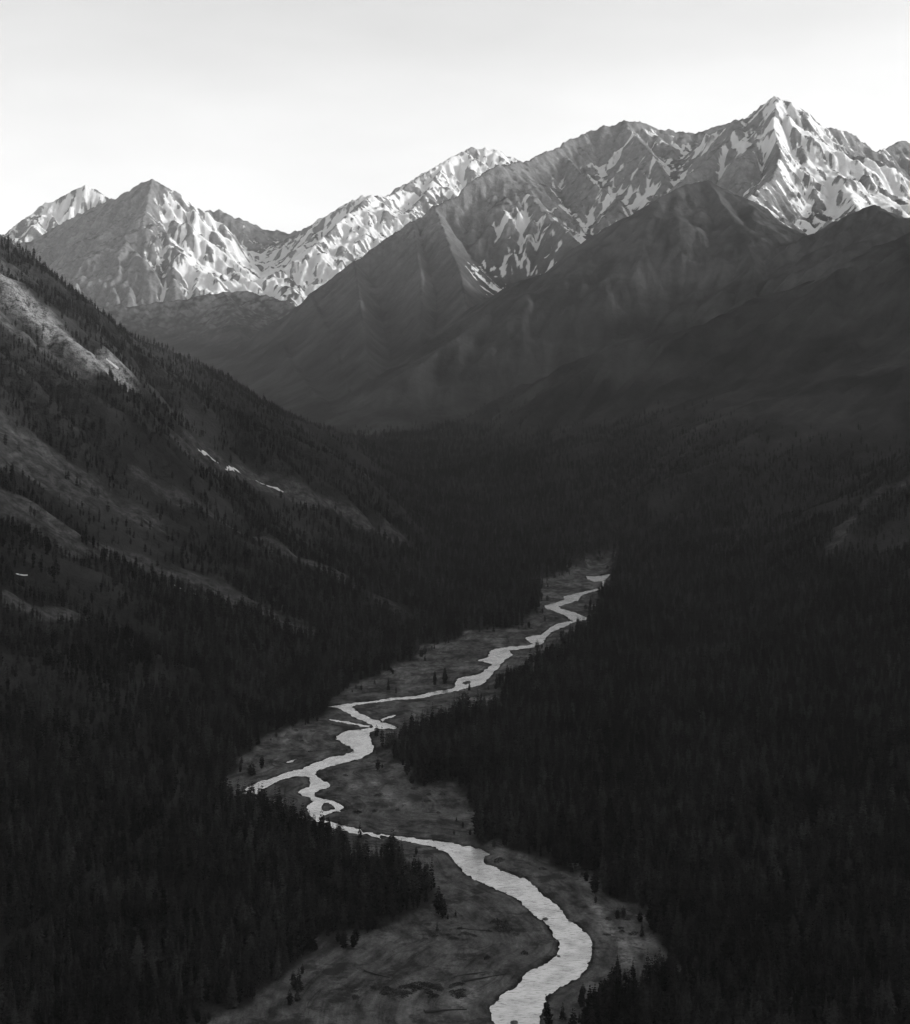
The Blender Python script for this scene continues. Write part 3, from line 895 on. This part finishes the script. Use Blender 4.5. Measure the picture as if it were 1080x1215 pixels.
def make_thing(name, loc, label, cat, group=None):
    o = bpy.data.objects.new(name, None); COL.objects.link(o)
    o.empty_display_size = .5
    o.location = loc; o['label'] = label; o['category'] = cat
    if group: o['group'] = group
    return o
def part(name, me, parent):
    o = bpy.data.objects.new(name, me); COL.objects.link(o); o.parent = parent
    return o
def add_tree(x, y, z, h, rot, kind, label, group, lean=0.0, wide=1.0):
    o = make_thing('conifer_tree', (x, y, z), label, 'tree', group)
    s = h / HT
    sw = s * wide
    o.rotation_euler = (lean, 0, rot)
    o.scale = (sw, sw, s)
    part('trunk', TRUNK, o); part('crown', CROWNS[kind], o)
    return o
SH = {'spire': 'narrow pointed', 'broad': 'full rounded', 'ragged': 'ragged loose'}
for i in order:
    shp = SH[KN[int(tkind[i])][0]]
    edge = tbs[i] > -22
    if ppx[i] < 540:
        where = 'at left wood rim by gravel bar' if edge else ('in lower left corner wood' if ppx[i] < 130 else ('right of lower left corner' if ppx[i] < 270 else 'in left wood near gravel bar'))
    else:
        where = 'at right wood rim by river bend' if edge else ('in lower right corner wood' if ppx[i] > 960 else 'left of lower right corner' if ppx[i] > 850 else 'in right wood beyond river bend')
    where = ('front row ' if pptop[i] > 1110 else 'rear row ') + where
    add_tree(float(tx[i]), float(ty[i]), float(tz[i]) - .2, float(th[i]), float(trot[i]), int(tkind[i]),
             'dark %s conifer, %s' % (shp, where), '%s conifers, %s' % (shp, where), 0, float(rng.uniform(.85, 1.2)))
# lone trees that the photograph shows by themselves
LONE = [
 (528, 1087, 12, 0, .7, 'thin lone conifer standing on the gravel beside the left wood', 0),
 (733, 1172, 17, 3, 1.0, 'pointed conifer rising above its neighbours on the lower right bank', 0),
 (652, 1228, 19, 2, 1.2, 'ragged conifer leaning out over the near river bend', -.10),
 (690, 1196, 10, 1, 1.1, 'small bushy conifer at the water edge on the lower right bank', 0),
 (516, 814, 15, 4, 1.0, 'left one of two conifers on the bar beside the straight narrow channel', 0),
 (528, 813, 17, 1, 1.0, 'right one of two conifers on the bar beside the straight narrow channel', 0),
 (461, 820, 14, 0, 1.0, 'lone conifer on the pale bar left of the two paired conifers', 0),
 (470, 824, 9, 2, 1.0, 'short conifer right beside the lone conifer on the pale bar', 0),
 (557, 820, 10, 3, 1.0, 'small conifer at the river edge where the channel meets the right wood', 0),
]
for px, py, h, kd, wd, lab, ln in LONE:
    X, Y = flat_pt(px, py)
    z = float(height(np.array([X]), np.array([Y]))[0])
    add_tree(X, Y, z - .2, h, 1.0, kd, lab, None, ln, wd)

# the mass of the forest: points with instanced light trees
m_ = ~single
n_ = int(m_.sum())
pm = bpy.data.meshes.new('forest')
pm.vertices.add(n_)
pm.vertices.foreach_set('co', np.stack([tx[m_], ty[m_], tz[m_] - .2], axis=1).astype(np.float32).ravel())
def pa(nm, ty_, arr):
    a = pm.attributes.new(nm, ty_, 'POINT')
    a.data.foreach_set('vector' if ty_ == 'FLOAT_VECTOR' else 'value', arr.ravel())
ss = (th[m_] / HT)
wd_ = ss * rng.uniform(.85, 1.25, n_) * np.where(tbs[m_] > -3, 1.7, 1.0) * (1 + .25 * sstep(2500, 4500, ty[m_]))
pa('tree_scale', 'FLOAT_VECTOR', np.stack([wd_, wd_, ss], axis=1).astype(np.float32))
pa('tree_turn', 'FLOAT_VECTOR', np.stack([np.zeros(n_), np.zeros(n_), trot[m_]], axis=1).astype(np.float32))
pa('tree_kind', 'INT', (tkind[m_] % 5).astype(np.int32))
pm.update()
forest = bpy.data.objects.new('forest', pm); COL.objects.link(forest)
forest['kind'] = 'stuff'; forest['label'] = 'dense dark conifer forest covering the valley floor and lower slopes'; forest['category'] = 'forest'
g = bpy.data.node_groups.new('forest_scatter', 'GeometryNodeTree')
g.interface.new_socket('Geometry', in_out='INPUT', socket_type='NodeSocketGeometry')
g.interface.new_socket('Geometry', in_out='OUTPUT', socket_type='NodeSocketGeometry')
gi = g.nodes.new('NodeGroupInput'); go = g.nodes.new('NodeGroupOutput')
iop = g.nodes.new('GeometryNodeInstanceOnPoints')
ci = g.nodes.new('GeometryNodeCollectionInfo'); ci.inputs['Collection'].default_value = proto_col
ci.inputs['Separate Children'].default_value = True; ci.inputs['Reset Children'].default_value = True
def na(nm, dt):
    n = g.nodes.new('GeometryNodeInputNamedAttribute'); n.data_type = dt; n.inputs['Name'].default_value = nm
    return n.outputs[0]
g.links.new(gi.outputs[0], iop.inputs['Points'])
g.links.new(ci.outputs[0], iop.inputs['Instance'])
iop.inputs['Pick Instance'].default_value = True
g.links.new(na('tree_kind', 'INT'), iop.inputs['Instance Index'])
g.links.new(na('tree_turn', 'FLOAT_VECTOR'), iop.inputs['Rotation'])
g.links.new(na('tree_scale', 'FLOAT_VECTOR'), iop.inputs['Scale'])
g.links.new(iop.outputs[0], go.inputs[0])
md = forest.modifiers.new('scatter', 'NODES'); md.node_group = g
print('forest trees', n_)

# ------------------------------------------------------------------ small things on the bars
def shrub_mesh(seed, n=70, flat=.6):
    rg = random.Random(seed); vs, fs = [], []
    for k in range(n):
        a = rg.uniform(0, 6.283); rr = rg.random() ** .6
        zz = flat * (1 - rr * rr) * rg.uniform(.3, 1.1)
        c = Vector((rr * math.cos(a), rr * math.sin(a), max(zz, .02)))
        for q in range(3):
            d = Vector((rg.uniform(-1, 1), rg.uniform(-1, 1), rg.uniform(-.2, 1))).normalized() * .26
            e2 = Vector((rg.uniform(-1, 1), rg.uniform(-1, 1), rg.uniform(-1, 1))).normalized() * .10
            i = len(vs); vs.extend([c - e2, c + e2, c + d]); fs.append((i, i + 1, i + 2))
    for k in range(9):                                   # stems
        a = rg.uniform(0, 6.283); l = rg.uniform(.4, .9)
        d = Vector((math.cos(a) * l, math.sin(a) * l, flat * .8)); s_ = Vector((-math.sin(a), math.cos(a), 0)) * .03
        i = len(vs); vs.extend([s_, -s_, d]); fs.append((i, i + 1, i + 2))
    me = bpy.data.meshes.new('shrub'); me.from_pydata([tuple(v) for v in vs], [], fs); me.materials.append(M_SHRUB)
    return me
SHM = [shrub_mesh(s) for s in range(4)]
def ground_z(X, Y): return float(height(np.array([X]), np.array([Y]))[0])
def add_shrub(px, py, rad, hh, lab, group=None, k=0):
    X, Y = flat_pt(px, py)
    o = bpy.data.objects.new('shrub', SHM[k % 4]); COL.objects.link(o)
    o.location = (X, Y, ground_z(X, Y) - .05); o.scale = (rad, rad * 1.5, hh * 1.6); o.rotation_euler = (0, 0, k * 1.3)
    o['label'] = lab; o['category'] = 'shrub'
    if group: o['group'] = group
add_shrub(598, 1103, 4.6, 3.4, 'largest dark bush on the gravel left of the near river bend', None, 0)
add_shrub(590, 1097, 2.6, 2.6, 'smaller bush touching the far side of the largest bush', None, 1)
add_shrub(578, 1139, 1.6, 1.9, 'small dark bush alone on the smooth gravel of the near bar', None, 2)
add_shrub(623, 1133, 1.6, 1.8, 'small dark bush close to the inside bank of the near bend', None, 3)
add_shrub(424, 965, 2.3, 2.0, 'small dark bush on the middle bar above the thin straight channel', None, 1)
add_shrub(592, 1022, 3.2, 1.8, 'dark bush on the far bank where the river widens', None, 2)
sr = random.Random(4)
for k in range(26):
    add_shrub(sr.uniform(488, 552), sr.uniform(1168, 1184), sr.uniform(1.2, 2.6), sr.uniform(.7, 1.5), 'low bush in the dark thicket stripe across the near gravel bar', 'low bushes of the thicket stripe on the near bar', k)
for k in range(22):
    add_shrub(sr.uniform(400, 488), sr.uniform(1172, 1186), sr.uniform(1.2, 2.4), sr.uniform(.5, 1.1), 'low bush in the left end of the thicket stripe on the near bar', 'low bushes at the left end of the thicket stripe', k)
for k in range(16):
    add_shrub(sr.uniform(505, 590), sr.uniform(1103, 1118), sr.uniform(1.0, 2.0), sr.uniform(.5, 1.0), 'low bush in the row left of the largest bush', 'low bushes left of the largest bush', k)
for k in range(24):
    add_shrub(sr.uniform(395, 560), sr.uniform(905, 968), sr.uniform(1.2, 2.8), sr.uniform(.5, 1.3), 'low bush scattered over the wide middle bar', 'low bushes of the middle bar', k)
for k in range(14):
    add_shrub(sr.uniform(320, 420), sr.uniform(862, 905), sr.uniform(1.2, 2.8), sr.uniform(.5, 1.2), 'low bush on the bar left of the tight river loop', 'low bushes left of the river loop', k)
for k in range(18):
    add_shrub(sr.uniform(610, 780), sr.uniform(1025, 1120), sr.uniform(1.0, 2.2), sr.uniform(.6, 1.4), 'low bush on the narrow bar right of the river', 'low bushes of the right bar', k) if True else None

def log_mesh(L, r, seed):
    rg = random.Random(seed); bm = bmesh.new(); rings = []
    for k in range(6):
        f = k / 5; rr = r * (1.15 - .7 * f)
        cy = .05 * L * math.sin(f * 3 + seed); cz = r * .5 + rg.uniform(-.05, .1)
        rings.append([bm.verts.new((L * (f - .5), cy + rr * math.cos(a * math.pi / 3), cz + rr * math.sin(a * math.pi / 3))) for a in range(6)])
    for a, b in zip(rings[:-1], rings[1:]):
        for i in range(6): bm.faces.new((a[i], b[i], b[(i + 1) % 6], a[(i + 1) % 6]))
    bm.faces.new(rings[-1]); bm.faces.new(rings[0][::-1])
    me = bpy.data.meshes.new('log'); bm.to_mesh(me); bm.free(); me.materials.append(M_DARKWOOD)
    return me
def root_mesh(r, seed):
    rg = random.Random(seed); vs, fs = [], []
    for k in range(16):
        d = Vector((rg.uniform(-.6, .3), rg.uniform(-1, 1), rg.uniform(-.5, 1))).normalized() * r * rg.uniform(1.8, 3.2)
        s_ = d.orthogonal().normalized() * r * .22; s2 = d.cross(s_).normalized() * r * .22
        i = len(vs); vs.extend([s_, -s_, s2, d]); fs.extend([(i, i + 1, i + 3), (i + 1, i + 2, i + 3), (i + 2, i, i + 3)])
    me = bpy.data.meshes.new('root_plate'); me.from_pydata([tuple(v) for v in vs], [], fs); me.materials.append(M_DARKWOOD)
    return me
def branch_mesh(r, L, seed):
    rg = random.Random(seed); vs, fs = [], []
    for k in range(7):
        x = L * rg.uniform(-.1, .48); d = Vector((rg.uniform(.2, .8), rg.choice((-1, 1)) * rg.uniform(.5, 1), rg.uniform(0, .6))) * rg.uniform(.8, 2.0)
        o_ = Vector((x, 0, r)); s_ = Vector((.1, 0, .0)); s2 = Vector((0, 0, .12))
        i = len(vs); vs.extend([o_ + s_, o_ - s_, o_ + s2, o_ + d]); fs.extend([(i, i + 1, i + 3), (i + 1, i + 2, i + 3), (i + 2, i, i + 3)])
    me = bpy.data.meshes.new('branch_stubs'); me.from_pydata([tuple(v) for v in vs], [], fs); me.materials.append(M_DARKWOOD)
    return me
LOGS = [((504, 1203), (554, 1200), .55, 'dark driftwood trunk lying on the gravel nearest the bottom edge'),
        ((540, 1161), (582, 1153), .40, 'upper one of two driftwood trunks pointing at the river'),
        ((550, 1167), (602, 1155), .42, 'lower one of two driftwood trunks pointing at the river'),
        ((432, 1154), (463, 1162), .35, 'driftwood trunk half buried below the left wood'),
        ((548, 1103), (588, 1107), .32, 'driftwood trunk lying beside the largest bush'),
        ((395, 860), (428, 866), .5, 'long dark trunk stranded along the side channel')]
for k, (a, b, r, lab) in enumerate(LOGS):
    A = Vector(flat_pt(*a)); B = Vector(flat_pt(*b)); C = (A + B) / 2; L = (B - A).length
    z = ground_z(C.x, C.y)
    o = make_thing('driftwood_log', (C.x, C.y, max(z, WATER_Z) + .05), lab, 'log')
    o.rotation_euler = (0, 0, math.atan2((B - A).y, (B - A).x))
    part('trunk', log_mesh(L, r, k), o)
    q = part('root_plate', root_mesh(r * 1.1, k), o); q.location = (-L / 2, 0, r)
    part('branch_stubs', branch_mesh(r, L, k + 5), o)

def stone_mesh(seed):
    rg = random.Random(seed); bm = bmesh.new(); bmesh.ops.create_icosphere(bm, subdivisions=2, radius=1)
    for v in bm.verts:
        v.co *= 1 + rg.uniform(-.14, .14); v.co.z *= .6
    me = bpy.data.meshes.new('boulder'); bm.to_mesh(me); bm.free(); me.materials.append(M_STONE)
    return me
STM = [stone_mesh(s) for s in range(3)]
for k, (px, py, r, lab) in enumerate([(647, 1090, 1.5, 'dark boulder at the left bank where the river narrows'), (677, 1092, 1.3, 'dark boulder at the right bank opposite the narrows'),
                                   (610, 1213, 1.6, 'grey boulder in the shallow water at the bottom edge'), (660, 1117, 1.0, 'small dark boulder on the inside bank of the near bend'), (663, 1134, .9, 'lower small boulder on the inside bank below the first')]):
    X, Y = flat_pt(px, py)
    o = bpy.data.objects.new('boulder', STM[k % 3]); COL.objects.link(o)
    o.location = (X, Y, max(ground_z(X, Y), WATER_Z) + .1); o.scale = (r, r * 1.2, r); o.rotation_euler = (0, 0, k)
    o['label'] = lab; o['category'] = 'boulder'

# ------------------------------------------------------------------ old snow left in the gullies of the left slope
def snow_strip(pts, wd, lab, seed):
    pl = [Vector(p) for p in track(pts)]
    if len(pl) < 2: return
    bm = bmesh.new(); prev = None
    dense = []
    for a, b in zip(pl[:-1], pl[1:]):
        m = max(2, int((b - a).length / 3.0))
        for k in range(m): dense.append(a + (b - a) * k / m)
    dense.append(pl[-1])
    nn = len(dense)
    for k, c in enumerate(dense):
        d = (dense[min(k + 1, nn - 1)] - dense[max(k - 1, 0)]); d.z = 0
        if d.length < 1e-6: d = Vector((1, 0, 0))
        s_ = Vector((-d.y, d.x, 0)).normalized()
        f = math.sin(math.pi * min(1, max(0, (k + .3) / nn))) ** .5
        w_ = wd * .8 * f * (.45 + 1.1 * float(fbm(np.array([k * .6]), np.array([seed * 3.1]), 3, 300 + seed)[0]) + .25)
        row = []
        for j in range(7):
            q = c + s_ * w_ * (j / 3 - 1)
            gz_ = ground_z(q.x, q.y)
            row.append(bm.verts.new((q.x, q.y, gz_ + 1.0 * (1 - (j / 3 - 1) ** 2) - .15)))
        if prev:
            for j in range(6): bm.faces.new((prev[j], prev[j + 1], row[j + 1], row[j]))
        prev = row
    bmesh.ops.recalc_face_normals(bm, faces=bm.faces)
    me = bpy.data.meshes.new('snow_patch'); bm.to_mesh(me); bm.free(); me.materials.append(M_SNOW)
    for p in me.polygons: p.use_smooth = True
    o = bpy.data.objects.new('snow_patch', me); COL.objects.link(o)
    o['label'] = lab; o['category'] = 'snow patch'
snow_strip([(235, 538), (245, 542), (256, 548)], 3.0, 'short top piece of the white snow line on the left slope', 1)
snow_strip([(258, 549), (272, 556), (290, 565)], 5.0, 'widest bright piece of the snow line on the left slope', 2)
snow_strip([(292, 566), (302, 571), (314, 576)], 4.4, 'middle piece of the snow line below its widest piece', 3)
snow_strip([(316, 577), (330, 583), (350, 590)], 3.4, 'long thin bottom piece of the snow line on the left slope', 4)
snow_strip([(19, 683), (33, 689)], 2.0, 'small isolated snow scrap among trees at the left edge', 5)
snow_strip([(207, 696), (222, 703)], 1.4, 'upper scrap of dotted snow along the lower grassy track', 6)
snow_strip([(228, 704), (248, 713)], 1.2, 'lower scrap of dotted snow along the lower grassy track', 7)
snow_strip([(126, 433), (133, 437), (141, 442)], 1.6, 'tiny snow scrap at the foot of the sunlit meadow', 8)


# ------------------------------------------------------------------ haze: the air of the valley
HZ = 2.5e-5
zlo = float(vz.min()) - 1.0
zhi = float(vz.max()) + 30.0
bm = bmesh.new()
bmesh.ops.create_cube(bm, size=1.0)
me = bpy.data.meshes.new('haze')
for v in bm.verts:
    v.co = Vector((v.co.x * 2 * 5600, 6050 + v.co.y * 14300, zlo + (v.co.z + .5) * (zhi - zlo)))
bm.to_mesh(me); bm.free()
m = new_mat('haze_air'); t = m.node_tree
pv = t.nodes.new('ShaderNodeVolumePrincipled')
pv.inputs['Color'].default_value = (.9, .9, .9, 1)
pv.inputs['Density'].default_value = HZ
pv.inputs['Anisotropy'].default_value = 0.0
o = t.nodes.new('ShaderNodeOutputMaterial'); t.links.new(pv.outputs[0], o.inputs['Volume'])
me.materials.append(m)
haze = bpy.data.objects.new('haze', me); COL.objects.link(haze)
haze['kind'] = 'stuff'; haze['label'] = 'thin pale haze filling the valley air'; haze['category'] = 'haze'
